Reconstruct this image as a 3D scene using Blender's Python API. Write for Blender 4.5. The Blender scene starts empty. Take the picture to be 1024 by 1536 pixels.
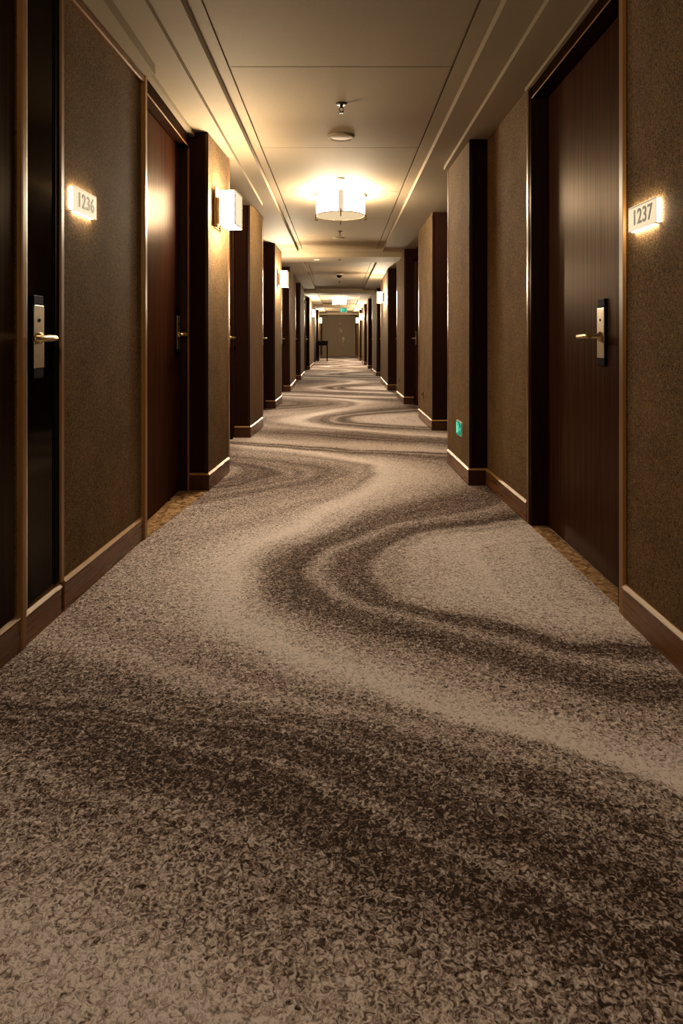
import bpy, bmesh, math
from mathutils import Vector, Matrix

scn = bpy.context.scene
col = scn.collection
PI = math.pi

# ------------------------------------------------------------------ materials
def new_mat(name):
    m = bpy.data.materials.new(name); m.use_nodes = True
    nt = m.node_tree
    for n in list(nt.nodes): nt.nodes.remove(n)
    out = nt.nodes.new('ShaderNodeOutputMaterial')
    return m, nt, out

def N(nt, typ, **kw):
    n = nt.nodes.new(typ)
    for k, v in kw.items():
        if k == 'inp':
            for kk, vv in v.items(): n.inputs[kk].default_value = vv
        else: setattr(n, k, v)
    return n

def L(nt, a, b): nt.links.new(a, b)

def math_node(nt, op, a, b=None, c=None, clamp=False):
    n = nt.nodes.new('ShaderNodeMath'); n.operation = op; n.use_clamp = clamp
    for i, v in enumerate((a, b, c)):
        if v is None: continue
        if isinstance(v, (int, float)): n.inputs[i].default_value = v
        else: nt.links.new(v, n.inputs[i])
    return n.outputs[0]

def principled(nt, out, **inp):
    b = N(nt, 'ShaderNodeBsdfPrincipled')
    for k, v in inp.items():
        b.inputs[k.replace('_', ' ')].default_value = v
    L(nt, b.outputs[0], out.inputs[0])
    return b

def coords(nt, scale=(1, 1, 1)):
    tc = N(nt, 'ShaderNodeTexCoord'); mp = N(nt, 'ShaderNodeMapping')
    mp.inputs['Scale'].default_value = scale
    L(nt, tc.outputs['Object'], mp.inputs[0])
    return mp.outputs[0]

def ramp(nt, fac, stops):
    r = N(nt, 'ShaderNodeValToRGB')
    e = r.color_ramp.elements
    while len(e) > 1: e.remove(e[-1])
    e[0].position = stops[0][0]; e[0].color = (*stops[0][1], 1)
    for p, c in stops[1:]:
        x = e.new(p); x.color = (*c, 1)
    L(nt, fac, r.inputs[0])
    return r.outputs[0]

def plain(name, rgb, rough=.5, metal=0.0, spec=.5, bump=0, bscale=60, ior=1.45):
    m, nt, out = new_mat(name)
    b = principled(nt, out, Base_Color=(*rgb, 1), Roughness=rough, Metallic=metal, IOR=ior)
    b.inputs['Specular IOR Level'].default_value = spec
    no = N(nt, 'ShaderNodeTexNoise', inp={'Scale': bscale, 'Detail': 3.0})
    L(nt, coords(nt), no.inputs['Vector'])
    c = ramp(nt, no.outputs[0], [(.3, tuple(v * .9 for v in rgb)), (.7, tuple(min(1, v * 1.08) for v in rgb))])
    L(nt, c, b.inputs['Base Color'])
    if bump:
        bm = N(nt, 'ShaderNodeBump', inp={'Strength': bump, 'Distance': .002})
        L(nt, no.outputs[0], bm.inputs['Height']); L(nt, bm.outputs[0], b.inputs['Normal'])
    return m

def wood(name, dark, light, rough=.3, spec=.5, scale=1.0, along='Z', ior=1.45):
    m, nt, out = new_mat(name)
    b = principled(nt, out, Roughness=rough, IOR=ior); b.inputs['Specular IOR Level'].default_value = spec
    v = coords(nt, (70 * scale, 70 * scale, 1.6 * scale) if along == 'Z' else (70 * scale, 1.6 * scale, 70 * scale))
    no = N(nt, 'ShaderNodeTexNoise', inp={'Scale': 1.0, 'Detail': 5.0, 'Roughness': .6, 'Distortion': .3})
    L(nt, v, no.inputs['Vector'])
    L(nt, ramp(nt, no.outputs[0], [(.3, dark), (.7, light)]), b.inputs['Base Color'])
    rr = math_node(nt, 'MULTIPLY_ADD', no.outputs[0], .16, rough - .08)
    L(nt, rr, b.inputs['Roughness'])
    bm = N(nt, 'ShaderNodeBump', inp={'Strength': .08, 'Distance': .001})
    L(nt, no.outputs[0], bm.inputs['Height']); L(nt, bm.outputs[0], b.inputs['Normal'])
    return m

def lacquer(name, dark, light, rough, gloss, grain=1.0):
    """dark veneer under a thin satin lacquer: a matt body with a weak even sheen"""
    m, nt, out = new_mat(name)
    no = N(nt, 'ShaderNodeTexNoise', inp={'Scale': 1.0, 'Detail': 5.0, 'Roughness': .6, 'Distortion': .3})
    L(nt, coords(nt, (70, 70, 1.6)), no.inputs['Vector'])
    d = N(nt, 'ShaderNodeBsdfDiffuse'); g = N(nt, 'ShaderNodeBsdfGlossy', inp={'Roughness': rough, 'Color': (1, .84, .68, 1)})
    L(nt, ramp(nt, no.outputs[0], [(.3, dark), (.7, light)]), d.inputs['Color'])
    bm = N(nt, 'ShaderNodeBump', inp={'Strength': .10 * grain, 'Distance': .001})
    L(nt, no.outputs[0], bm.inputs['Height']); L(nt, bm.outputs[0], g.inputs['Normal'])
    mx = N(nt, 'ShaderNodeMixShader'); L(nt, d.outputs[0], mx.inputs[1]); L(nt, g.outputs[0], mx.inputs[2])
    L(nt, math_node(nt, 'MULTIPLY_ADD', no.outputs[0], gloss * .8, gloss * .6), mx.inputs[0])
    L(nt, mx.outputs[0], out.inputs[0])
    return m

def emis(name, rgb, strength):
    m, nt, out = new_mat(name)
    e = N(nt, 'ShaderNodeEmission', inp={'Color': (*rgb, 1), 'Strength': strength})
    L(nt, e.outputs[0], out.inputs[0])
    return m

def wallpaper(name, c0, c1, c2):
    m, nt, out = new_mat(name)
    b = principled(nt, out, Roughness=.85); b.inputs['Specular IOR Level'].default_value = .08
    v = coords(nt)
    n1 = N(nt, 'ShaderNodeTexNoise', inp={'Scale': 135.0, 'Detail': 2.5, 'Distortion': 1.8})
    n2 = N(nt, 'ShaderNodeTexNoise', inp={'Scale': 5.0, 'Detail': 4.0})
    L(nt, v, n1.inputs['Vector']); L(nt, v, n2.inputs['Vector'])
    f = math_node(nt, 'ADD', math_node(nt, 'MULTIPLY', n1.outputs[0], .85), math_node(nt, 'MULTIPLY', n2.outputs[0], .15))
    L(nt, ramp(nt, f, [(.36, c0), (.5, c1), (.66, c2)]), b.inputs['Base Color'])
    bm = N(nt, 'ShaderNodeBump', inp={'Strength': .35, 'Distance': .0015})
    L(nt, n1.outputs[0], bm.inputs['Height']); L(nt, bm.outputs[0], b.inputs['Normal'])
    return m

LAMP = (1.0, .80, .55)
M = {}
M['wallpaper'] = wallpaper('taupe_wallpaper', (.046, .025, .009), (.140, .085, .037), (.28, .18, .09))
M['return_paper'] = wallpaper('dark_wallpaper', (.009, .0022, .0008), (.015, .004, .0016), (.024, .007, .003))  # pier wallpaper darkened to put shade into the colour of the returns
M['ceiling'] = plain('cream_ceiling_paint', (.275, .215, .140), .75, spec=.2, bump=.05, bscale=250)
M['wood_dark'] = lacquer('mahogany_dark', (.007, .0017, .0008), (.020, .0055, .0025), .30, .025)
M['wood_door'] = lacquer('mahogany_door', (.016, .0034, .0014), (.052, .015, .005), .36, .035)
M['wood_post'] = wood('warm_wood_edge', (.20, .088, .020), (.34, .165, .045), .32)
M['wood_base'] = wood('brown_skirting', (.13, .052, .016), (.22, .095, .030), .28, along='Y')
M['wood_niche'] = wood('niche_skirting', (.035, .012, .005), (.065, .024, .010), .3, .5, ior=1.3)  # skirting wood darkened, painting in the shade on return runs
M['wood_rail'] = wood('brown_rail', (.11, .045, .016), (.19, .085, .030), .28)
M['wood_cap'] = wood('skirting_cap', (.30, .16, .055), (.46, .26, .10), .3, along='Y')  # ledge lightened: the ceiling light it catches is put into the wood colour
M['black_gloss'] = lacquer('black_gloss', (.002, .0015, .001), (.004, .003, .002), .10, .03, 0)
M['black'] = plain('black_matt', (.003, .002, .0012), .55, ior=1.1)
M['brass'] = plain('brushed_brass', (.62, .47, .25), .33, 1.0)
M['bronze'] = plain('dark_bronze', (.14, .085, .035), .38, .9)
M['gold_leaf'] = plain('gold_leaf', (.85, .66, .34), .4)
M['nickel'] = plain('satin_nickel', (.66, .58, .44), .30, 1.0)
M['white'] = plain('white_plastic', (.78, .72, .60), .4)
M['cream_edge'] = plain('cream_fabric_edge', (.62, .47, .27), .7)
M['end_panel'] = plain('brown_panel', (.15, .082, .020), .5, bump=.05, bscale=30)
M['shade'] = emis('lit_shade_fabric', LAMP, 52.0)
M['pendant_shade'] = emis('lit_drum_fabric', LAMP, 9.5)
M['sprinkler'] = plain('dark_sprinkler_metal', (.020, .012, .006), .45)
M['disc'] = plain('disc_paint', (.30, .24, .155), .6)
M['diffuser'] = emis('lit_diffuser', (1, .74, .42), .063)
M['strip'] = emis('lit_fabric_seam', (1, .74, .48), .066)
M['shade_front'] = emis('lit_front_fabric', (1, .82, .53), .075)
M['shade_near'] = emis('lit_shade_fabric_soft', LAMP, 22.0)
M['shade_far'] = emis('lit_shade_fabric_bright', LAMP, 72.0)
M['sconce_diffuser'] = emis('lit_sconce_diffuser', LAMP, 16.0)
M['sconce_top'] = emis('lit_sconce_top', LAMP, 11.0)
M['sign_glow'] = emis('lit_sign_acrylic', (1, .80, .55), 5.0)
M['digit'] = plain('charcoal_lettering', (.015, .013, .010), .5)
M['green'] = emis('exit_green', (.0, .34, .19), .07)
M['green_light'] = emis('exit_pale_green', (.25, 1.0, .62), .07)

def sign_face():
    m, nt, out = new_mat('sign_face_acrylic')
    b = principled(nt, out, Base_Color=(.22, .19, .13, 1), Roughness=.6)
    b.inputs['Emission Color'].default_value = (1, .82, .53, 1)
    b.inputs['Emission Strength'].default_value = .055
    return m
M['sign_face'] = sign_face()

def marble():
    m, nt, out = new_mat('brown_marble')
    b = principled(nt, out, Roughness=.22)
    v = coords(nt)
    n1 = N(nt, 'ShaderNodeTexNoise', inp={'Scale': 26.0, 'Detail': 6.0, 'Distortion': 1.2})
    L(nt, v, n1.inputs['Vector'])
    L(nt, ramp(nt, n1.outputs[0], [(.36, (.19, .095, .036)), (.5, (.40, .235, .11)), (.64, (.62, .42, .23))]), b.inputs['Base Color'])
    return m
M['marble'] = marble()

def carpet():
    m, nt, out = new_mat('swirl_carpet')
    b = principled(nt, out, Roughness=.95); b.inputs['Specular IOR Level'].default_value = .1
    tc = N(nt, 'ShaderNodeTexCoord')
    # soft wobble of the drawing
    nw = N(nt, 'ShaderNodeTexNoise', inp={'Scale': 1.7, 'Detail': 2.0})
    L(nt, tc.outputs['Object'], nw.inputs['Vector'])
    sx = N(nt, 'ShaderNodeSeparateXYZ'); L(nt, tc.outputs['Object'], sx.inputs[0])
    sn = N(nt, 'ShaderNodeSeparateXYZ'); L(nt, nw.outputs['Color'], sn.inputs[0])
    X = math_node(nt, 'ADD', sx.outputs[0], math_node(nt, 'MULTIPLY_ADD', sn.outputs[0], .22, -.11))
    Y = math_node(nt, 'ADD', sx.outputs[1], math_node(nt, 'MULTIPLY_ADD', sn.outputs[1], .26, -.13))
    H = 2.635
    t = math_node(nt, 'WRAP', math_node(nt, 'SUBTRACT', Y, 3.765), H, -H)
    tc_ = math_node(nt, 'MAXIMUM', t, -2.0)
    t2 = math_node(nt, 'MULTIPLY', tc_, tc_)
    S = math_node(nt, 'MULTIPLY', tc_, math_node(nt, 'MULTIPLY_ADD', t2, -.19, .60))
    S = math_node(nt, 'ADD', S, math_node(nt, 'MULTIPLY_ADD', math_node(nt, 'MINIMUM', math_node(nt, 'ADD', t, 2.0), 0.0), -1.75, -.055))
    NN = math_node(nt, 'SUBTRACT', X, S)
    g = math_node(nt, 'MINIMUM', math_node(nt, 'MAXIMUM', math_node(nt, 'DIVIDE', S, .41), -1.0), 1.0)
    den = math_node(nt, 'MULTIPLY_ADD', math_node(nt, 'MULTIPLY', g, math_node(nt, 'SIGN', NN)), .63, 1.0)
    c = math_node(nt, 'DIVIDE', NN, den)
    P = 4.495
    # brushed streaks running along the bands
    cv = N(nt, 'ShaderNodeCombineXYZ')
    L(nt, math_node(nt, 'MULTIPLY', c, 5.0), cv.inputs[0]); L(nt, math_node(nt, 'MULTIPLY', Y, .9), cv.inputs[1])
    ns = N(nt, 'ShaderNodeTexNoise', inp={'Scale': 1.0, 'Detail': 3.0})
    L(nt, cv.outputs[0], ns.inputs['Vector'])
    cw = math_node(nt, 'WRAP', c, P, -P)
    fac = math_node(nt, 'MULTIPLY_ADD', cw, 1 / (2 * P), .5)
    st = [(-4.495, .50), (-4.0, .38), (-3.5, .32), (-3.05, .11), (-2.75, .13), (-2.5, .36), (-2.25, .17), (-1.85, .13), (-1.6, .26), (-1.35, .32), (-1.05, .20), (-.8, .36),
          (-.45, .50), (-.22, .46), (0, .98), (.18, .72), (.36, .44), (.66, .15), (.82, .2), (1.03, .52),
          (1.3, .14), (1.5, .16), (1.72, .52), (2.2, .78), (2.9, .82), (3.5, .78), (3.9, .68), (4.2, .55), (4.495, .50)]
    band = ramp(nt, fac, [((p + P) / (2 * P), (v, v, v)) for p, v in st])
    # pile
    vm = N(nt, 'ShaderNodeMapping'); vm.inputs['Scale'].default_value = (1, 1.0, 1)
    L(nt, tc.outputs['Object'], vm.inputs[0])
    n1 = N(nt, 'ShaderNodeTexNoise', inp={'Scale': 92.0, 'Detail': 2.2, 'Roughness': .6, 'Distortion': 1.3})
    L(nt, vm.outputs[0], n1.inputs['Vector'])
    n2 = N(nt, 'ShaderNodeTexNoise', inp={'Scale': 22.0, 'Detail': 3.0})
    L(nt, vm.outputs[0], n2.inputs['Vector'])
    f = math_node(nt, 'ADD', band, math_node(nt, 'MULTIPLY_ADD', ns.outputs[0], .50, -.25))
    f = math_node(nt, 'ADD', f, math_node(nt, 'MULTIPLY_ADD', n1.outputs[0], 2.7, -1.35))
    f = math_node(nt, 'ADD', f, math_node(nt, 'MULTIPLY_ADD', n2.outputs[0], .36, -.18), clamp=True)
    L(nt, ramp(nt, f, [(0, (.042, .025, .019)), (.3, (.21, .152, .130)), (.65, (.58, .498, .47)), (1, (.90, .82, .81))]), b.inputs['Base Color'])
    bm = N(nt, 'ShaderNodeBump', inp={'Strength': .75, 'Distance': .006})
    L(nt, n1.outputs[0], bm.inputs['Height']); L(nt, bm.outputs[0], b.inputs['Normal'])
    return m
M['carpet'] = carpet()

# ------------------------------------------------------------------ mesh helpers
class MB:
    def __init__(s): s.bm = bmesh.new(); s.mats = []
    def mi(s, m):
        if m not in s.mats: s.mats.append(m)
        return s.mats.index(m)
    def box(s, x0, x1, y0, y1, z0, z1, m, bev=0):
        x0, x1 = sorted((x0, x1)); y0, y1 = sorted((y0, y1)); z0, z1 = sorted((z0, z1))
        v = [s.bm.verts.new(p) for p in ((x0,y0,z0),(x1,y0,z0),(x1,y1,z0),(x0,y1,z0),(x0,y0,z1),(x1,y0,z1),(x1,y1,z1),(x0,y1,z1))]
        fs = [s.bm.faces.new([v[i] for i in q]) for q in ((3,2,1,0),(4,5,6,7),(0,1,5,4),(1,2,6,5),(2,3,7,6),(3,0,4,7))]
        i = s.mi(m)
        for f in fs: f.material_index = i
        if bev:
            es = list({e for f in fs for e in f.edges})
            r = bmesh.ops.bevel(s.bm, geom=es, offset=bev, segments=2, affect='EDGES', profile=.5)
            for f in r['faces']: f.material_index = i
        return s
    def prism(s, poly, z0, z1, m, side_m=None):
        a = [s.bm.verts.new((x, y, z0)) for x, y in poly]; b = [s.bm.verts.new((x, y, z1)) for x, y in poly]
        n = len(poly); i = s.mi(m)
        s.bm.faces.new(a[::-1]).material_index = i; s.bm.faces.new(b).material_index = i
        for k in range(n):
            f = s.bm.faces.new((a[k], a[(k+1) % n], b[(k+1) % n], b[k]))
            f.material_index = s.mi(side_m[k]) if side_m else i
        return s
    def lathe(s, prof, m, seg=32, at=(0, 0, 0), axis='Z', smooth=True):
        rings = []
        def P(r, h, a):
            c, q = r * math.cos(a), r * math.sin(a)
            p = {'Z': (c, q, h), 'X': (h, c, q), 'Y': (c, h, q)}[axis]
            return tuple(p[k] + at[k] for k in range(3))
        for r, h in prof:
            if r < 1e-6: rings.append([s.bm.verts.new(P(0, h, 0))])
            else: rings.append([s.bm.verts.new(P(r, h, 2*PI*k/seg)) for k in range(seg)])
        i = s.mi(m)
        for A, B in zip(rings, rings[1:]):
            for k in range(seg):
                q = [A[k % len(A)], A[(k+1) % len(A)], B[(k+1) % len(B)], B[k % len(B)]]
                u = []
                for v in q:
                    if v not in u: u.append(v)
                if len(u) > 2:
                    f = s.bm.faces.new(u); f.material_index = i; f.smooth = smooth
        return s
    def cyl(s, r, h0, h1, m, seg=24, at=(0,0,0), axis='Z'):
        return s.lathe([(0, h0), (r, h0), (r, h1), (0, h1)], m, seg, at, axis, smooth=False)
    def tube(s, pts, rad, m, seg=12):
        pts = [Vector(p) for p in pts]; i = s.mi(m); rings = []
        rad = rad if isinstance(rad, (list, tuple)) else [rad] * len(pts)
        for k, p in enumerate(pts):
            d = (pts[min(k+1, len(pts)-1)] - pts[max(k-1, 0)]).normalized()
            a = d.orthogonal().normalized()
            if k:
                a = (pa - d * pa.dot(d)).normalized()
            pa = a; b = d.cross(a)
            rings.append([s.bm.verts.new(p + (a*math.cos(2*PI*j/seg) + b*math.sin(2*PI*j/seg)) * rad[k]) for j in range(seg)])
        for A, B in zip(rings, rings[1:]):
            for j in range(seg):
                f = s.bm.faces.new((A[j], A[(j+1)%seg], B[(j+1)%seg], B[j])); f.material_index = i; f.smooth = True
        for R in (rings[0][::-1], rings[-1]): s.bm.faces.new(R).material_index = i
        return s
    def poly(s, pts, m):
        f = s.bm.faces.new([s.bm.verts.new(p) for p in pts]); f.material_index = s.mi(m); return s
    def build(s, name, parent=None, local=True, keep_normals=False):
        if not keep_normals: bmesh.ops.recalc_face_normals(s.bm, faces=s.bm.faces)
        if parent is not None and not local:
            bmesh.ops.translate(s.bm, verts=s.bm.verts, vec=-parent.location)
        me = bpy.data.meshes.new(name); s.bm.to_mesh(me); s.bm.free()
        for m in s.mats: me.materials.append(m)
        o = bpy.data.objects.new(name, me); col.objects.link(o)
        if parent is not None: o.parent = parent
        return o

def tag(o, label=None, cat=None, group=None, kind=None):
    if label: o['label'] = label
    if cat: o['category'] = cat
    if group: o['group'] = group
    if kind: o['kind'] = kind
    return o

def thing(name, loc, label, cat, group=None, kind=None, rz=0):
    o = bpy.data.objects.new(name, None); o.empty_display_size = .1
    col.objects.link(o); o.location = loc; o.rotation_euler = (0, 0, rz)
    return tag(o, label, cat, group, kind)

def copy_thing(src, loc, rz, label):
    c = src.copy(); col.objects.link(c); c.location = loc; c.rotation_euler = (0, 0, rz); c['label'] = label
    for ch in list(src.children):
        k = ch.copy(); col.objects.link(k); k.parent = c
        for g in list(ch.children):
            q = g.copy(); col.objects.link(q); q.parent = k
    return c

def struct(o, label, cat): return tag(o, label, cat, kind='structure')

# sweep a profile of (offset, z) along a plan polyline, mitred; side = +1 offsets to the right of travel
def sweep_base(mb, line, k, side):
    mats = [M['wood_niche'] if abs(a[0] - b[0]) > abs(a[1] - b[1]) else M['wood_base'] for a, b in zip(line, line[1:])]  # return runs get the skirting coloured darker as shade
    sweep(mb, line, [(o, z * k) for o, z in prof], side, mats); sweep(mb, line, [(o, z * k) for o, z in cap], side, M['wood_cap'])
def sweep(mb, line, prof, side, m):
    n = len(line); P = [Vector((x, y)) for x, y in line]; nor = []
    for a, b in zip(P, P[1:]):
        d = (b - a).normalized(); nor.append(Vector((d.y, -d.x)) * side)
    mit = []
    for k in range(n):
        if k == 0: mit.append(nor[0])
        elif k == n-1: mit.append(nor[-1])
        else:
            v = nor[k-1] + nor[k]; v = v / max(.25, v.dot(nor[k])); mit.append(v)
    rings = [[mb.bm.verts.new((p.x + w.x*o, p.y + w.y*o, z)) for o, z in prof] for p, w in zip(P, mit)]
    idx = [mb.mi(q) for q in m] if isinstance(m, list) else [mb.mi(m)] * (n - 1)
    for A, B, i in zip(rings, rings[1:], idx):
        for j in range(len(prof)):
            q = (j + 1) % len(prof)
            mb.bm.faces.new((A[j], A[q], B[q], B[j])).material_index = i
    mb.bm.faces.new(rings[0]).material_index = i; mb.bm.faces.new(rings[-1][::-1]).material_index = i

YB, YE = -5.0, 38.0
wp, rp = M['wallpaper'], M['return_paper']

# ------------------------------------------------------------------ plan of the two walls (x of wall face, y)
NL, NR = 1.10, 1.19      # back of the door niches
left = [(-1.057, YB), (-1.057, 1.5), (-.988, 3.215), (-1.10, 3.215), (-1.10, 4.245), (-.869, 4.245), (-.8365, 4.815),
        (-NL, 4.815), (-NL, 6.538), (-.911, 6.538), (-.8785, 7.31),
        (-NL, 7.31), (-NL, 9.314), (-.930, 9.314), (-.916, 10.2),
        (-NL, 10.2), (-NL, 12.33), (-.940, 12.33), (-.969, 14.3),
        (-NL, 14.3), (-NL, 15.88), (-.946, 15.88), (-.969, 17.9),
        (-NL, 17.9), (-NL, 21.3), (-.975, 21.3), (-.985, 25.2),
        (-1.06, 25.2), (-1.06, 30.2), (-.965, 30.2), (-.965, 32.6), (-NL, 32.6), (-NL, 34.6), (-.985, 34.6), (-.985, YE)]
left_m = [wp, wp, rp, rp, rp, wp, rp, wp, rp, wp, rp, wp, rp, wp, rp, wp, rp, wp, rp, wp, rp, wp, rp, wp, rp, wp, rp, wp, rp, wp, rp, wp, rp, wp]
right = [(1.039, YB), (1.038, 2.345), (1.165, 2.345), (1.165, 3.47), (1.037, 3.47), (1.020, 4.398), (.899, 4.398), (.888, 5.165),
         (NR + .06, 5.165), (NR + .06, 7.05), (1.032, 7.05), (1.033, 8.2),
         (NR, 8.2), (NR, 9.91), (1.014, 9.91), (1.005, 11.03),
         (NR, 11.03), (NR, 12.61), (.967, 12.61), (1.004, 15.2),
         (NR, 15.2), (NR, 17.5), (1.03, 17.5), (1.03, 19.8),
         (NR, 19.8), (NR, 22.0), (1.01, 22.0), (1.01, 22.9), (NR, 22.9), (NR, 25.2), (1.0, 25.2), (1.0, 28.0),
         (NR, 28.0), (NR, 30.2), (.985, 30.2), (.985, 32.6), (NR, 32.6), (NR, 34.6), (.985, 34.6), (.985, YE)]

def is_ret(a, b): return abs(a[0] - b[0]) > abs(a[1] - b[1])
def wall_obj(name, line, xo, side):
    poly = list(line) + [(xo, YE), (xo, YB)]
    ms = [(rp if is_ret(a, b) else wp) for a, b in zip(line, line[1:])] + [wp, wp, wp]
    # the niche backs take the shade-darkened wallpaper as well
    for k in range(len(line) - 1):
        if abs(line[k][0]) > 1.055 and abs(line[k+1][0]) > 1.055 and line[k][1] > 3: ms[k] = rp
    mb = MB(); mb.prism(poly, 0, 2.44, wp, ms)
    # slim wooden corner beads on the near corners of the piers
    for k in range(1, len(line) - 1):
        a, p, b = line[k-1], line[k], line[k+1]
        if p[1] > 4 and is_ret(a, p) and not is_ret(p, b) and abs(p[0]) < abs(a[0]):
            x = p[0]
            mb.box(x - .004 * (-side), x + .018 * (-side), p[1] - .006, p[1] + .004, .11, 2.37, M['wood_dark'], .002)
    return mb.build(name)
wl = struct(wall_obj('wall_left', left, -1.45, 1), 'left corridor wall with taupe textured wallpaper piers and dark niches', 'wall')
wr = struct(wall_obj('wall_right', right, 1.45, -1), 'right corridor wall with taupe textured wallpaper piers and dark niches', 'wall')
mb = MB(); mb.box(-1.45, 1.45, YE, YE + .1, 0, 2.6, M['end_panel'])
struct(mb.build('wall_end'), 'brown panelled wall closing the far end of the corridor', 'wall')
mb = MB(); mb.box(-1.45, 1.45, YB - .1, YB, 0, 2.6, wp)
struct(mb.build('wall_back'), 'wallpapered wall closing the corridor behind the viewer', 'wall')

# floor: one carpet
mb = MB(); mb.box(-1.45, 1.45, YB, YE, -.05, 0, M['carpet'])
struct(mb.build('floor'), 'corridor floor carpeted in grey and brown swirling bands', 'floor')

# baseboards
prof = [(0, 0), (.012, 0), (.012, .098), (.0095, .1), (.0095, .104), (0, .104)]
cap = [(0, .104), (.016, .104), (.017, .106), (.005, .117), (0, .117)]
mb = MB()
def seg(line, y0, y1):
    return [p for p in line if y0 - 1e-6 <= p[1] <= y1 + 1e-6]
sweep_base(mb, [(-1.057, YB), (-1.057, 1.5), (-1.0345, 2.06)], 1, 1)
sweep_base(mb, [(-1.0335, 2.085), (-1.0235, 2.335)], .93, 1)
sweep_base(mb, [(-1.0225, 2.36), (-.990, 3.195)], 1, 1)
def tail(line, start):
    return line[start:]
def split_base(mb, line, side, k0):
    run = []
    for k in range(k0, len(line)):
        p = line[k]
        if abs(p[0]) > 1.055:                       # inside a niche: break the skirting at the door
            if run:
                d = 1 if p[0] > 0 else -1
                run.append((p[0] - d * .035, p[1])) if abs(p[0] - run[-1][0]) > .05 else None
                if len(run) > 1: sweep_base(mb, run, 1, side)
            run = []
            nxt = line[k+1] if k + 1 < len(line) else None
            if nxt and abs(nxt[0]) <= 1.055: run = [(p[0] - (1 if p[0] > 0 else -1) * .035, p[1])]
        else: run.append(p)
    if len(run) > 1: sweep_base(mb, run, 1, side)
lb = list(left); 
i0 = left.index((-1.10, 4.245))
run_first = [(-.992, 4.245), (-.869, 4.245), (-.8365, 4.815), (-1.065, 4.815)]
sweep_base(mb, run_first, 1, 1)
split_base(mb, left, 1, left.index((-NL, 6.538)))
struct(mb.build('baseboard_left'), 'brown wooden skirting board along the left wall', 'baseboard')
mb = MB()
sweep_base(mb, [(1.039, YB), (1.038, 2.312)], 1, -1)
sweep_base(mb, [(1.037, 3.505), (1.020, 4.398), (.899, 4.398), (.888, 5.165), (1.2, 5.165)], 1, -1)
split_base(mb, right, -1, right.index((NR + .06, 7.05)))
struct(mb.build('baseboard_right'), 'brown wooden skirting board along the right wall', 'baseboard')

# ------------------------------------------------------------------ ceiling with trays
cm = M['ceiling']
mb = MB()
mb.box(-1.45, 1.45, YB, YE, 2.462, 2.56, cm)
trays = [(-5.0, 1.6), (2.3, 10.3), (11.0, 18.3), (18.9, 26.2), (26.9, 34.2), (34.8, YE)]
gl, gr, g = -.582, .603, .006
for a, b in trays:
    mb.box(-1.45, -.655, a, b, 2.405, 2.465, cm); mb.box(.695, 1.45, a, b, 2.405, 2.465, cm)
    mb.box(-.655, gl - g, a, b, 2.45, 2.465, cm); mb.box(gr + g, .695, a, b, 2.45, 2.465, cm)
    ys = [a]
    y = {2.3: 3.4}.get(a, a + 1.43)
    while y < b - .5: ys.append(y); y += 1.43
    ys.append(b)
    if a > 2: ys[-1] = b - .16
    for k, (p, q) in enumerate(zip(ys, ys[1:])):
        mb.box(gl + g, gr - g, p + (.004 if k else 0), q - .004, 2.45, 2.465, cm)
    if a > 2: mb.box(gl + g, gr - g, b - .15, b, 2.45, 2.465, cm)
for (a0, a1), (b0, b1) in zip(trays, trays[1:]):
    mb.box(-1.45, 1.45, a1, b0, 2.33, 2.47, cm)
    mb.box(-1.45, 1.45, a1 - .05, b0 + .05, 2.395, 2.47, cm)
mb.box(-1.45, -.785, YB, 6.6, 2.375, 2.41, cm)       # dropped soffit over the near bays
mb.box(.852, 1.45, YB, 5.2, 2.375, 2.41, cm)
mb.box(-1.2, -.917, YB, 3.2, 2.322, 2.38, cm)        # cornice over the wallpapered bay
mb.box(-1.2, -.958, 3.2, 4.243, 2.345, 2.38, cm)     # fascias over the two near doors
mb.box(1.018, 1.3, 2.28, 3.505, 2.355, 2.38, cm)
struct(mb.build('ceiling'), 'cream stepped tray ceiling with cross beams and thin panel joints', 'ceiling')

# wooden picture rail along the top of the near left wall
def skew(y): return -(1.057 - .0402 * max(0, y - 1.5))
mb = MB(); sweep(mb, [(-1.057, YB), (-1.057, 1.5), (-.988, 3.2)], [(0, 2.284), (.012, 2.284), (.018, 2.290), (.018, 2.316), (.012, 2.322), (0, 2.322)], 1, M['wood_base'])
struct(mb.build('trim_1'), 'brown wooden rail under the cornice of the near left wall', 'trim')

# ------------------------------------------------------------------ doors
def lock_set(parent, x, y, z0, z1, zm0, zm1, zl, out, along, cap=True):
    """plate on a leaf whose face is at x; out = direction to the corridor; along = lever direction in y"""
    w = .036
    mb = MB(); mb.box(x, x + out * .010, y - w, y + w, z0, z1, M['black'], .003)
    mb.box(x, x + out * .0125, y - w * .98, y + w * .98, zm0, zm1, M['nickel'], .0015)
    mb.cyl(.006, 0, out * .0145, M['black'], 12, (x, y, zm0 + (zm1 - zm0) * .76), 'X')
    o = mb.build('lock_plate', parent, local=False); tag(o, 'satin metal lock plate with black ends')
    mb = MB()
    mb.lathe([(0, 0), (.020, 0), (.020, .006), (.010, .012), (.010, .055), (0, .058)] if out > 0 else
             [(0, 0), (.020, 0), (.020, -.006), (.010, -.012), (.010, -.055), (0, -.058)], M['brass'], 16, (x + out * .012, y, zl), 'X')
    xx = x + out * .062
    mb.tube([(xx, y - along * .012, zl), (xx, y + along * .03, zl), (xx, y + along * .08, zl - .001), (xx - out * .004, y + along * .128, zl - .002), (xx - out * .006, y + along * .134, zl - .002)],
            [.0095, .0115, .0105, .010, .006], M['brass'], 14)
    bmesh.ops.translate(mb.bm, verts=mb.bm.verts, vec=-parent.location)
    lv = mb.build('lever_handle', o); tag(lv, 'brass lever handle')
    return o

dn = [0]
def door(loc, label):
    dn[0] += 1
    return thing('door_%d' % dn[0], loc, label, 'door', kind='structure')

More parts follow.
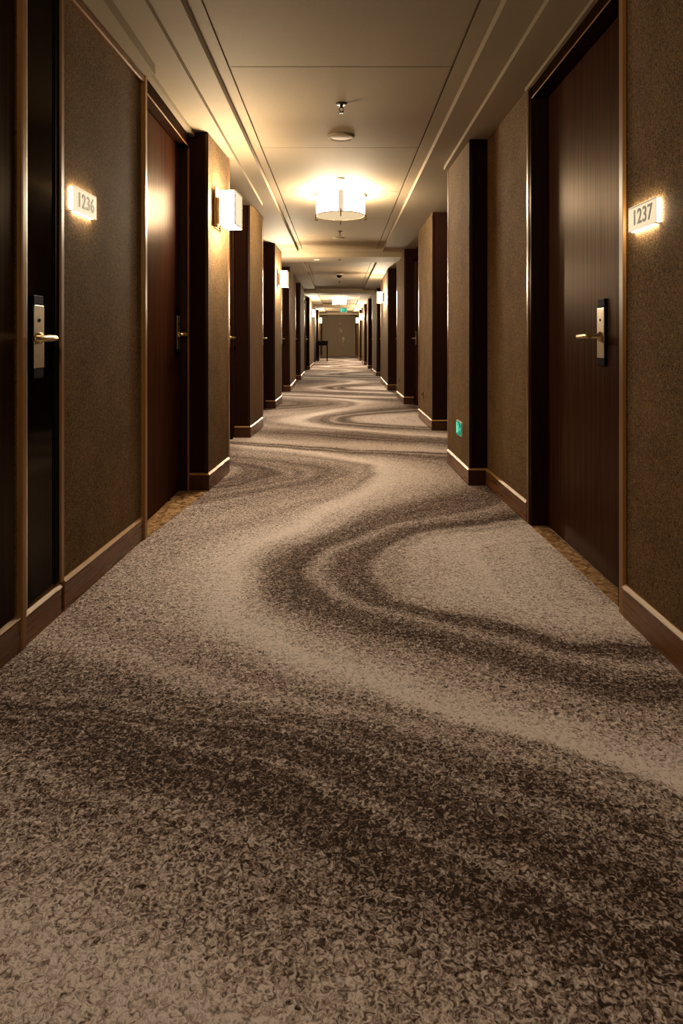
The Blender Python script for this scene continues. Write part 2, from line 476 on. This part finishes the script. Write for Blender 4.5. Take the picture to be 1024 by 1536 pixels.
# service cupboard door in the near left wall
d = door((-1.03, 2.2, 0), 'narrow black glossy cupboard door nearest on the left, with brass lever')
mb = MB(); mb.box(-1.05, skew(2.2) + .004, 2.088, 2.30, .122, 2.284, M['black_gloss'], .002); mb.build('door_leaf', d, False)
mb = MB(); mb.box(-1.06, -1.019, 2.30, 2.334, .118, 2.284, M['black'], .002); mb.box(-1.05, skew(2.2) + .010, 2.088, 2.096, .12, 2.284, M['nickel'], .001); mb.build('door_edge', d, False)
mb = MB(); mb.box(-1.06, skew(2.07) + .018, 2.058, 2.086, 0, 2.284, M['wood_post'], .003); mb.build('frame_post', d, False)
mb = MB(); mb.box(-1.06, skew(2.35) + .011, 2.334, 2.362, .112, 2.284, M['wood_post'], .003); mb.build('frame_post', d, False)
lock_set(d, skew(2.2) + .004, 2.166, .868, 1.150, .905, 1.116, 1.005, 1, -1)
# dark wood panel leftmost
mb = MB(); mb.box(-1.07, -1.031, .6, 2.035, .118, 2.284, M['wood_dark'], .002)
struct(mb.build('trim_2'), 'dark reddish wood wall panel at the far left edge', 'trim')

# left room door
d = door((-1.05, 3.75, 0), 'left mahogany room door beyond the 1236 sign, behind a wood casing')
mb = MB(); mb.box(-1.09, -1.050, 3.25, 4.222, .008, 2.262, M['wood_door'], .002); lf = mb.build('door_leaf', d, False)
mb = MB(); mb.box(-1.11, -.967, 3.2, 3.236, 0, 2.343, M['wood_post'], .003); mb.build('near_casing', d, False)
mb = MB(); mb.box(-1.10, -.985, 3.236, 4.24, 2.268, 2.343, M['wood_dark'], .003); mb.box(-.988, -.982, 3.236, 4.22, 2.262, 2.268, M['wood_post'], .001)  # thin light strip paints the highlight along the head's lower edge
mb.build('head_casing', d, False)
mb = MB(); mb.box(-1.10, -.995, 4.222, 4.244, 0, 2.268, M['wood_dark'], .002); mb.box(-1.0, -.988, 4.222, 4.232, .0, 2.268, M['wood_post'], .001); mb.build('far_jamb', d, False)
mb = MB(); mb.prism([(-1.09, 3.237), (-.968, 3.237), (-.862, 4.225), (-1.09, 4.225)], 0, .004, M['marble']); mb.build('threshold', d, False)
lock_set(d, -1.050, 4.150, .89, 1.197, .937, 1.156, 1.033, 1, -1)

# right room door 1237
d = door((1.115, 2.9, 0), 'right mahogany room door beside the 1237 sign')
mb = MB(); mb.box(1.113, 1.155, 2.40, 3.43, .008, 2.29, M['wood_door'], .002); mb.build('door_leaf', d, False)
mb = MB(); mb.box(1.026, 1.17, 2.313, 2.348, 0, 2.354, M['wood_post'], .003); mb.build('near_casing', d, False)
mb = MB(); mb.box(1.046, 1.16, 2.348, 2.40, 0, 2.295, M['wood_dark'], .002); mb.box(1.052, 1.058, 2.398, 2.405, 0, 2.295, M['nickel'], .001); mb.build('near_jamb', d, False)
mb = MB(); mb.box(1.030, 1.16, 3.43, 3.468, 0, 2.354, M['wood_dark'], .002); mb.box(1.0255, 1.06, 3.468, 3.503, 0, 2.354, M['wood_rail'], .003); mb.build('far_casing', d, False)
mb = MB(); mb.box(1.034, 1.16, 2.348, 3.468, 2.298, 2.354, M['wood_dark'], .002); mb.box(1.032, 1.037, 2.348, 3.468, 2.292, 2.298, M['wood_post'], .001); mb.build('head_casing', d, False)  # light strip under the head stands in for an edge highlight
mb = MB(); mb.prism([(1.113, 2.40), (1.047, 2.35), (1.030, 3.43), (1.113, 3.43)], 0, .004, M['marble']); mb.build('threshold', d, False)
lock_set(d, 1.113, 2.695, .89, 1.172, .923, 1.133, 1.015, -1, 1)

# doors set in the niches further along
def niche_door(side, ya, yb, xw, xb, label):
    s = side                                     # -1 left, +1 right
    d = door((s * xb, (ya + yb) / 2, 0), label)
    w0 = max(ya + .12, yb - 1.15)
    mb = MB(); mb.box(s*xb, s*(xb - .012), w0, yb - .12, .008, 2.2, M['wood_door'], .002); mb.build('door_leaf', d, False)
    mb = MB(); mb.box(s*xb, s*(xb - .034), yb - .115, yb - .07, 0, 2.25, M['wood_dark'], .003)
    mb.box(s*xb, s*(xb - .03), yb - .066, yb - .04, 0, 2.25, M['wood_post'], .002)
    mb.box(s*xb, s*(xb - .034), w0 - .05, w0, 0, 2.25, M['wood_dark'], .003)
    mb.box(s*xb, s*(xb - .034), w0 - .05, yb - .07, 2.205, 2.25, M['wood_dark'], .003); mb.build('door_frame', d, False)
    # casing on the near edge of the niche
    mb = MB(); mb.box(s*(xw + .06), s*(xw - .014), ya - .002, ya + .05, 0, 2.4, M['wood_rail'], .003); mb.build('near_casing', d, False)
    yl = yb - .20
    lock_set(d, s*(xb - .012), yl, .89, 1.17, .923, 1.133, 1.02, -s, -1)
    return d
niche_door(-1, 4.83, 6.53, .845, NL, 'dark door in the niche behind the first left pier with the wall lamp')
niche_door(-1, 7.325, 9.31, .885, NL, 'dark door in the left niche between second and third piers')
niche_door(-1, 10.215, 12.32, .93, NL, 'dark door in the left niche just behind the pier with the second wall lamp')
niche_door(-1, 14.315, 15.87, .98, NL, 'dark door in the left niche between fourth and fifth piers')
niche_door(-1, 17.915, 21.29, .98, NL, 'dark door in the left niche just before the third left wall lamp')
niche_door(1, 5.18, 7.04, .90, NR + .06, 'dark door in the niche behind the right pier with the low green sign')
niche_door(1, 8.215, 9.90, 1.04, NR, 'dark door in the second right niche, its frame top showing past the drum lamp')
niche_door(1, 11.045, 12.60, 1.015, NR, 'dark door in the right niche just before the first right wall lamp')
niche_door(1, 15.215, 17.49, 1.01, NR, 'dark door in the right niche just beyond the first right wall lamp')
niche_door(1, 19.815, 21.99, 1.04, NR, 'dark door in the right niche midway between the first and second right wall lamps')
niche_door(1, 22.915, 25.19, 1.02, NR, 'dark door in the right niche just before the second right wall lamp')
niche_door(1, 28.015, 30.19, 1.01, NR, 'dark door in the last right niche before the end of the corridor')

# ------------------------------------------------------------------ wall sconces  (local: x out of the wall, y along it, z up from the shade's base)
def make_sconce(loc, rz, label):
    r = thing('wall_sconce', loc, label, 'wall lamp', 'box wall lamps along the corridor', rz=rz)
    mb = MB(); mb.box(0, .010, -.058, .058, -.012, .272, M['brass'], .002)
    mb.box(.010, .052, -.03, .03, .03, .2, M['cream_edge'], .003); mb.build('back_plate', r)
    for y in (-.045, .045):
        mb = MB(); mb.cyl(.005, .010, .016, M['black'], 12, (0, y, -.001), 'X'); mb.build('screw', r)
    x0, x1, h, t = .052, .157, .236, .118
    mb = MB()
    for a in (((x0, -t), (x1, -t)), ((x1, t), (x0, t))):
        (ax, ay), (bx, by) = a
        mb.poly([(ax, ay, .004), (bx, by, .004), (bx, by, h - .004), (ax, ay, h - .004)], M['shade'])
    mb.poly([(x0, -t, h - .010), (x1, -t, h - .010), (x1, t, h - .010), (x0, t, h - .010)], M['sconce_top'])
    mb.build('shade', r)
    mb = MB(); mb.box(x0 - .003, x0, -t, t, .004, h - .004, M['cream_edge']); mb.build('back_panel', r)
    mb = MB(); mb.poly([(x1, -t, .004), (x1, t, .004), (x1, t, h - .004), (x1, -t, h - .004)], M['shade_front']); mb.build('front_panel', r)
    e = .004
    mb = MB()
    for z0, z1 in ((0, .006), (h - .007, h)):
        mb.box(x0 - e, x1 + e, -t - e, -t + .002, z0, z1, M['cream_edge']); mb.box(x0 - e, x1 + e, t - .002, t + e, z0, z1, M['cream_edge'])
        mb.box(x0 - e, x0 + .002, -t, t, z0, z1, M['cream_edge']); mb.box(x1 - .002, x1 + e, -t, t, z0, z1, M['cream_edge'])
    for x in (x0, x1):
        for y in (-t, t): mb.box(x - .0035, x + .0035, y - .0035, y + .0035, .006, h - .007, M['cream_edge'])
    mb.build('frame', r)
    mb = MB(); mb.box(x0 + .002, x1 - .002, -t + .002, t - .002, .008, .011, M['sconce_diffuser']); mb.build('diffuser', r)
    return r

def on_wall(line, y):
    for a, b in zip(line, line[1:]):
        if not is_ret(a, b) and a[1] <= y <= b[1]:
            f = (y - a[1]) / (b[1] - a[1])
            return a[0] + f * (b[0] - a[0]), math.atan2(-(b[0] - a[0]), b[1] - a[1])
sc_spots = [('L', 4.47, 1.785, 'nearest wall lamp, glowing box on the first left pier'),
            ('L', 9.65, 1.795, 'second wall lamp on the left, on the third pier'),
            ('L', 22.2, 1.80, 'third wall lamp on the left, before the dark console table'),
            ('L', 30.6, 1.80, 'farthest wall lamp on the left, above the dark console table'),
            ('R', 13.9, 1.80, 'nearest of the lit wall lamps on the right wall'),
            ('R', 25.7, 1.80, 'second lit wall lamp on the right wall, partly behind the last one'),
            ('R', 30.7, 1.80, 'farthest wall lamp on the right, beside the end wall')]
proto = None
for sd, y, z, lab in sc_spots:
    x, ang = on_wall(left if sd == 'L' else right, y)
    rz = ang if sd == 'L' else ang + PI
    if proto is None: proto = o = make_sconce((x, y, z), rz, lab)
    else: o = copy_thing(proto, (x, y, z), rz, lab)
    sm = M['shade_near'] if 0 < y < 6 else M['shade_far'] if y > 20 else M['shade']
    for ch in o.children:
        if ch.name.startswith('shade'):
            ch.material_slots[0].link = 'OBJECT'; ch.material_slots[0].material = sm

# ------------------------------------------------------------------ drum ceiling lights (local: z = 0 at the ceiling)
def make_drum(loc, label):
    r = thing('drum_ceiling_lamp', loc, label, 'ceiling lamp', 'drum lamps under the ceiling')
    R, zt, zb = .238, -.026, -.225
    mb = MB(); mb.cyl(.07, -.018, 0, M['brass'], 32); mb.cyl(.012, -.20, -.018, M['brass'], 12); mb.build('canopy', r)
    mb = MB(); mb.lathe([(R, zb), (R, zt)], M['pendant_shade'], 64); mb.build('shade', r, keep_normals=True)
    mb = MB(); mb.lathe([(R - .006, zt - .006), (.262, zt - .006), (.262, zt - .002), (R - .006, zt - .002), (R - .006, zt - .006)], M['brass'], 64); mb.build('top_ring', r)
    mb = MB(); mb.lathe([(R - .004, zb - .006), (R + .004, zb - .006), (R + .004, zb + .003), (R - .004, zb + .003), (R - .004, zb - .006)], M['brass'], 64, smooth=False); mb.build('bottom_ring', r)
    mb = MB(); mb.lathe([(R - .004, zb - .002), (R * .7, zb - .006), (R * .35, zb - .010), (0, zb - .011)], M['diffuser'], 48); mb.build('diffuser', r, keep_normals=True)
    for k in range(4):
        a = k * PI / 2 - PI / 2
        c, s = math.cos(a), math.sin(a)
        rot = Matrix.Rotation(a, 4, 'Z')
        mb = MB(); mb.box(R - .003, R + .0035, -.026, .026, zb, zt - .004, M['strip']); bmesh.ops.transform(mb.bm, matrix=rot, verts=mb.bm.verts); mb.build('fabric_strip', r)
        mb = MB(); mb.box(R + .004, R + .017, -.006, .006, zb - .042, zb + .022, M['bronze'], .002); mb.box(R - .016, R + .017, -.006, .006, zb - .05, zb - .040, M['bronze'], .002)
        bmesh.ops.transform(mb.bm, matrix=rot, verts=mb.bm.verts); mb.build('bracket', r)
    return r
p0 = make_drum((.018, 6.32, 2.45), 'near drum ceiling lamp with white fabric shade and bronze brackets')
copy_thing(p0, (.018, 22.4, 2.45), 0, 'far drum ceiling lamp above the middle of the corridor')
copy_thing(p0, (.018, -2.6, 2.45), 0, 'added drum ceiling lamp behind the viewer, lighting the foreground')  # unseen extra lamp, added to brighten the foreground

# ------------------------------------------------------------------ room number signs (local: x out of wall, y along, z up)
def text_mesh(body, size, sx, m, name, parent, loc):
    cu = bpy.data.curves.new(name, 'FONT'); cu.body = body; cu.size = size; cu.align_x = 'CENTER'; cu.align_y = 'CENTER'
    cu.extrude = .0006; cu.offset = .0009; cu.space_character = 1.08
    t = bpy.data.objects.new(name + '_curve', cu); col.objects.link(t)
    dg = bpy.context.evaluated_depsgraph_get(); dg.update()
    me = bpy.data.meshes.new_from_object(t.evaluated_get(dg))
    bpy.data.objects.remove(t)
    me.transform(Matrix(((0, 0, 1, 0), (sx, 0, 0, 0), (0, 1, 0, 0), (0, 0, 0, 1))))
    me.name = name; me.materials.clear(); me.materials.append(m)
    o = bpy.data.objects.new(name, me); col.objects.link(o); o.parent = parent; o.location = loc
    return o
def make_sign(body, loc, rz, w, h, label):
    r = thing('room_number_sign', loc, label, 'sign', rz=rz)
    mb = MB(); mb.box(0, .014, -w/2 + .002, w/2 - .002, -h/2 + .004, h/2 - .006, M['sign_glow']); mb.box(.004, .012, -w/2 + .016, w/2 - .03, -h/2 - .002, -h/2 + .004, M['sign_glow']); mb.build('light_box', r)
    mb = MB(); mb.box(.014, .018, -w/2, w/2, -h/2, h/2, M['sign_face'], .001); mb.build('face_plate', r)
    mb = MB(); mb.box(.011, .018, -w/2, w/2, h/2 - .006, h/2 - .003, M['bronze']); mb.box(0, .018, -w/2, -w/2 + .014, -h/2, -h/2 + .003, M['bronze']); mb.box(0, .018, w/2 - .014, w/2, -h/2, -h/2 + .003, M['bronze']); mb.build('metal_edge', r)
    text_mesh(body, h * .84, .92, M['digit'], 'room_number', r, (.0186, .004, -.001))
    return r
make_sign('1236', (skew(2.525) , 2.525, 1.538), math.atan2(-.0402, 1), .205, .094, 'lit room number sign reading 1236 on the left wall')
make_sign('1237', (1.038, 2.158, 1.419), PI, .196, .086, 'lit room number sign reading 1237 on the right wall')

# ------------------------------------------------------------------ exit signs
def running_figure(mb, s, x, m, flip=1):
    # pictogram of a figure running through a doorway, drawn in the local y-z plane, s = height
    def seg2(a, b, w):
        a, b = Vector(a) * s, Vector(b) * s; d = (b - a).normalized(); n = Vector((-d.y, d.x)) * w * s / 2
        q = [a + n, b + n, b - n, a - n]
        mb.poly([(x, flip * p.x, p.y) for p in q], m)
    pts = [(.0 + .075 * math.cos(k * PI / 6), .30 + .075 * math.sin(k * PI / 6)) for k in range(12)]
    mb.poly([(x, flip * p[0] * s, p[1] * s) for p in pts], m)
    seg2((-.02, .22), (-.08, -.05), .14); seg2((-.02, .18), (.14, .08), .07); seg2((-.02, .18), (-.20, .12), .07)
    seg2((-.20, .12), (-.24, .0), .07); seg2((-.07, -.04), (.10, -.14), .085); seg2((.10, -.14), (.08, -.34), .08)
    seg2((-.08, -.04), (-.16, -.22), .085); seg2((-.16, -.22), (-.34, -.24), .08)
def exit_panel(r, w, h, t, two=False):
    mb = MB(); mb.box(0, t, -w/2, w/2, -h/2, h/2, M['white'], .002); mb.build('housing', r)
    mb = MB(); mb.box(t - .001, t + .0015, -w/2 + .005, w/2 - .005, -h/2 + .005, h/2 - .005, M['green']); mb.build('green_panel', r)
    mb = MB(); x = t + .002
    running_figure(mb, h * .95, x, M['green_light']); mb.build('running_figure', r)
    mb = MB()
    q = w * .30; a = h * .14
    mb.poly([(x, q - a, a * .4), (x, q + a * .2, a * .4), (x, q + a * .2, -a * .4), (x, q - a, -a * .4)], M['green_light'])
    mb.poly([(x, q + a * .2, a), (x, q + a * 1.1, 0), (x, q + a * .2, -a)], M['green_light'])
    mb.build('arrow', r); mb = MB()
    mb.poly([(x, -w * .42, h * .38), (x, -w * .22, h * .38), (x, -w * .22, -h * .38), (x, -w * .42, -h * .38)], M['green_light'])
    mb.build('doorway_symbol', r)
x, ang = on_wall(right, 4.70)
r = thing('exit_sign', (x, 4.70, .350), 'small green exit sign low on the right wallpapered pier', 'exit sign', rz=ang + PI)
exit_panel(r, .17, .105, .016)
r = thing('exit_sign', (.20, 27.4, 2.275), 'green exit sign hanging from the ceiling near the corridor end', 'exit sign', rz=-PI/2)
exit_panel(r, .29, .19, .03)
for y in (-.1, .1):
    mb = MB(); mb.cyl(.005, .095, .175, M['nickel'], 10, (.015, y, 0)); mb.build('hanger', r)

# ------------------------------------------------------------------ ceiling fittings
def sprinkler(loc, label, s=1.0):
    r = thing('fire_sprinkler', loc, label, 'sprinkler', 'fire sprinklers in the ceiling')
    mb = MB(); mb.lathe([(0, -.006), (.030*s, -.006), (.036*s, 0), (0, 0)], M['sprinkler'], 24); mb.build('escutcheon', r)
    mb = MB(); mb.cyl(.009*s, -.03*s, -.004, M['sprinkler'], 12)
    for k in (-1, 1): mb.tube([(k*.009*s, 0, -.028*s), (k*.013*s, 0, -.04*s), (0, 0, -.056*s)], .003*s, M['sprinkler'], 8)
    mb.build('body', r)
    mb = MB(); mb.lathe([(0, -.060*s), (.017*s, -.058*s), (.017*s, -.055*s), (0, -.054*s)], M['sprinkler'], 16)
    for k in range(8):
        a = k * PI / 4; mb.box(.016*s*math.cos(a) - .003, .016*s*math.cos(a) + .003, .016*s*math.sin(a) - .003, .016*s*math.sin(a) + .003, -.059*s, -.055*s, M['sprinkler'])
    mb.build('deflector', r)
    return r
sp = sprinkler((.016, 3.93, 2.45), 'nearest fire sprinkler, above the round white disc', 1.0)
copy_thing(sp, (.016, 8.55, 2.45), 0, 'second fire sprinkler, just beyond the near drum lamp')
copy_thing(sp, (.014, 15.9, 2.45), 0, 'third fire sprinkler, beyond the dark ceiling dome')
def disc(loc, rad, label):
    r = thing('ceiling_disc', loc, label, 'ceiling disc', 'round white ceiling discs')
    mb = MB(); mb.lathe([(0, -.012), (rad * .86, -.012), (rad * .97, -.008), (rad, -.002), (rad, 0), (0, 0)], M['disc'], 40); mb.build('cover', r)
    mb = MB(); mb.lathe([(rad*.80, -.0125), (rad*.84, -.015), (rad*.88, -.0125)], M['disc'], 40); mb.build('rim', r, keep_normals=True)
    return r
disc((.016, 4.56, 2.45), .096, 'large round white disc in the near ceiling panel')
disc((-.004, 9.1, 2.45), .084, 'round white disc beyond the near drum lamp')
mb = MB(); mb.lathe([(0, -.006), (.030, -.006), (.036, -.003), (.036, 0), (0, 0)], M['cream_edge'], 24)
o = mb.build('ceiling_disc'); o.location = (.02, 5.76, 2.45); tag(o, 'tiny flat cap in the ceiling just before the near drum lamp', 'ceiling disc')
r = thing('dome_camera', (.01, 14.1, 2.45), 'dark ceiling dome in the second tray', 'dome camera')
mb = MB(); mb.lathe([(0, -.03), (.07, -.03), (.075, -.02), (.075, 0), (0, 0)], M['white'], 32); mb.build('base', r)
mb = MB(); mb.lathe([(.06, -.03)] + [(.06 * math.cos(a * PI / 16), -.03 - .06 * math.sin(a * PI / 16)) for a in range(1, 8)] + [(0, -.09)], M['black_gloss'], 32); mb.build('dome', r)
mb = MB(); mb.box(-.045, .045, -.03, .03, -.006, 0, M['white'], .002)
o = mb.build('emergency_light'); o.location = (-.37, 10.65, 2.33); tag(o, 'small white rectangular fitting under the first ceiling beam', 'emergency light')
mb = MB(); mb.lathe([(0, -.012), (.022, -.01), (.026, 0), (0, 0)], M['bronze'], 20)
o = mb.build('ceiling_sensor'); o.location = (.01, 10.65, 2.33); tag(o, 'small dark round sensor under the first ceiling beam', 'sensor')

# outlets on the right piers
def outlet(y, z, label):
    x, ang = on_wall(right, y)
    r = thing('wall_outlet', (x, y, z), label, 'outlet', 'wall outlets low on the right piers', rz=ang + PI)
    mb = MB(); mb.box(0, .008, -.043, .043, -.043, .043, M['bronze'], .002); mb.build('cover', r)
    mb = MB(); mb.box(.007, .0095, -.02, .02, -.014, .014, M['black'], .001); mb.build('socket', r)
outlet(7.85, .325, 'dark outlet low on the wallpaper of the second right pier')
outlet(10.7, .325, 'dark outlet low on the wallpaper of the third right pier')
outlet(14.9, .325, 'dark outlet low on the wall under the first right wall lamp')

# ------------------------------------------------------------------ console table
r = thing('console_table', (-.74, 29.55, 0), 'dark wooden console table near the far end, against the left wall', 'table')
mb = MB(); mb.box(-.25, .25, -.55, .55, .925, .955, M['black'], .004); mb.build('tabletop', r)
mb = MB(); mb.box(-.21, .21, -.50, .50, .735, .925, M['black'], .003); mb.build('apron', r)
for sx in (-1, 1):
    for sy in (-1, 1):
        mb = MB(); mb.tube([(sx*.20, sy*.49, 0), (sx*.20, sy*.49, .5), (sx*.20, sy*.49, .925)], [.018, .026, .032], M['black'], 4); mb.build('leg', r)

# ------------------------------------------------------------------ gold blossom branch on the end wall
r = thing('wall_art', (.2, YE - .002, 0), 'vertical gold branch with small blossoms on the brown end wall', 'wall art')
pts = [(-.14, 2.02), (-.12, 1.85), (-.13, 1.65), (-.08, 1.5), (-.06, 1.3), (.02, 1.12), (.08, .98), (.05, .80), (.04, .62), (.03, .45)]
mb = MB(); mb.tube([(x, -.012, z) for x, z in pts], .006, M['bronze'], 8); mb.build('branch', r)
fl = [(-.14, 1.98, .04), (-.10, 1.93, .03), (-.12, 1.68, .035), (-.15, 1.6, .04), (-.07, 1.54, .05), (-.03, 1.53, .04), (-.11, 1.45, .03), (-.03, 1.43, .035),
      (.02, 1.10, .045), (.08, 1.12, .05), (.12, 1.04, .04), (.05, 1.0, .05), (.0, .99, .03), (.05, .86, .045), (-.16, .92, .025), (.36, .92, .025), (.04, .66, .025)]
for x, z, s in fl:
    mb = MB()
    for k in range(5):
        a = k * 2 * PI / 5 + x * 20
        mb.lathe([(0, -.006), (s * .30, -.002), (s * .34, .002), (0, .004)], M['gold_leaf'], 10, (x + s*.4*math.cos(a), -.016, z + s*.4*math.sin(a)), 'Y')
    mb.build('blossom', r)

# ------------------------------------------------------------------ camera, world, colour
cam = bpy.data.cameras.new('camera'); co = bpy.data.objects.new('camera', cam); col.objects.link(co)
co.location = (0, 0, 1.0); co.rotation_euler = (PI / 2, 0, 0)
cam.sensor_fit = 'VERTICAL'; cam.sensor_height = 36; cam.sensor_width = 24
cam.lens = 36 * 960 / 1536
cam.shift_x = 4 / 1536; cam.shift_y = -(768 - 509.5) / 1536
cam.clip_start = .02
scn.camera = co
w = bpy.data.worlds.new('world'); scn.world = w; w.use_nodes = True
w.node_tree.nodes['Background'].inputs[0].default_value = (0, 0, 0, 1)
w.node_tree.nodes['Background'].inputs[1].default_value = 0
scn.view_settings.view_transform = 'Standard'; scn.view_settings.look = 'None'
scn.view_settings.exposure = 3.75; scn.view_settings.gamma = 1
scn.view_settings.use_curve_mapping = False
scn.cycles.use_denoising = True
scn.cycles.max_bounces = 12; scn.cycles.diffuse_bounces = 8; scn.cycles.glossy_bounces = 5
scn.cycles.sample_clamp_indirect = 8
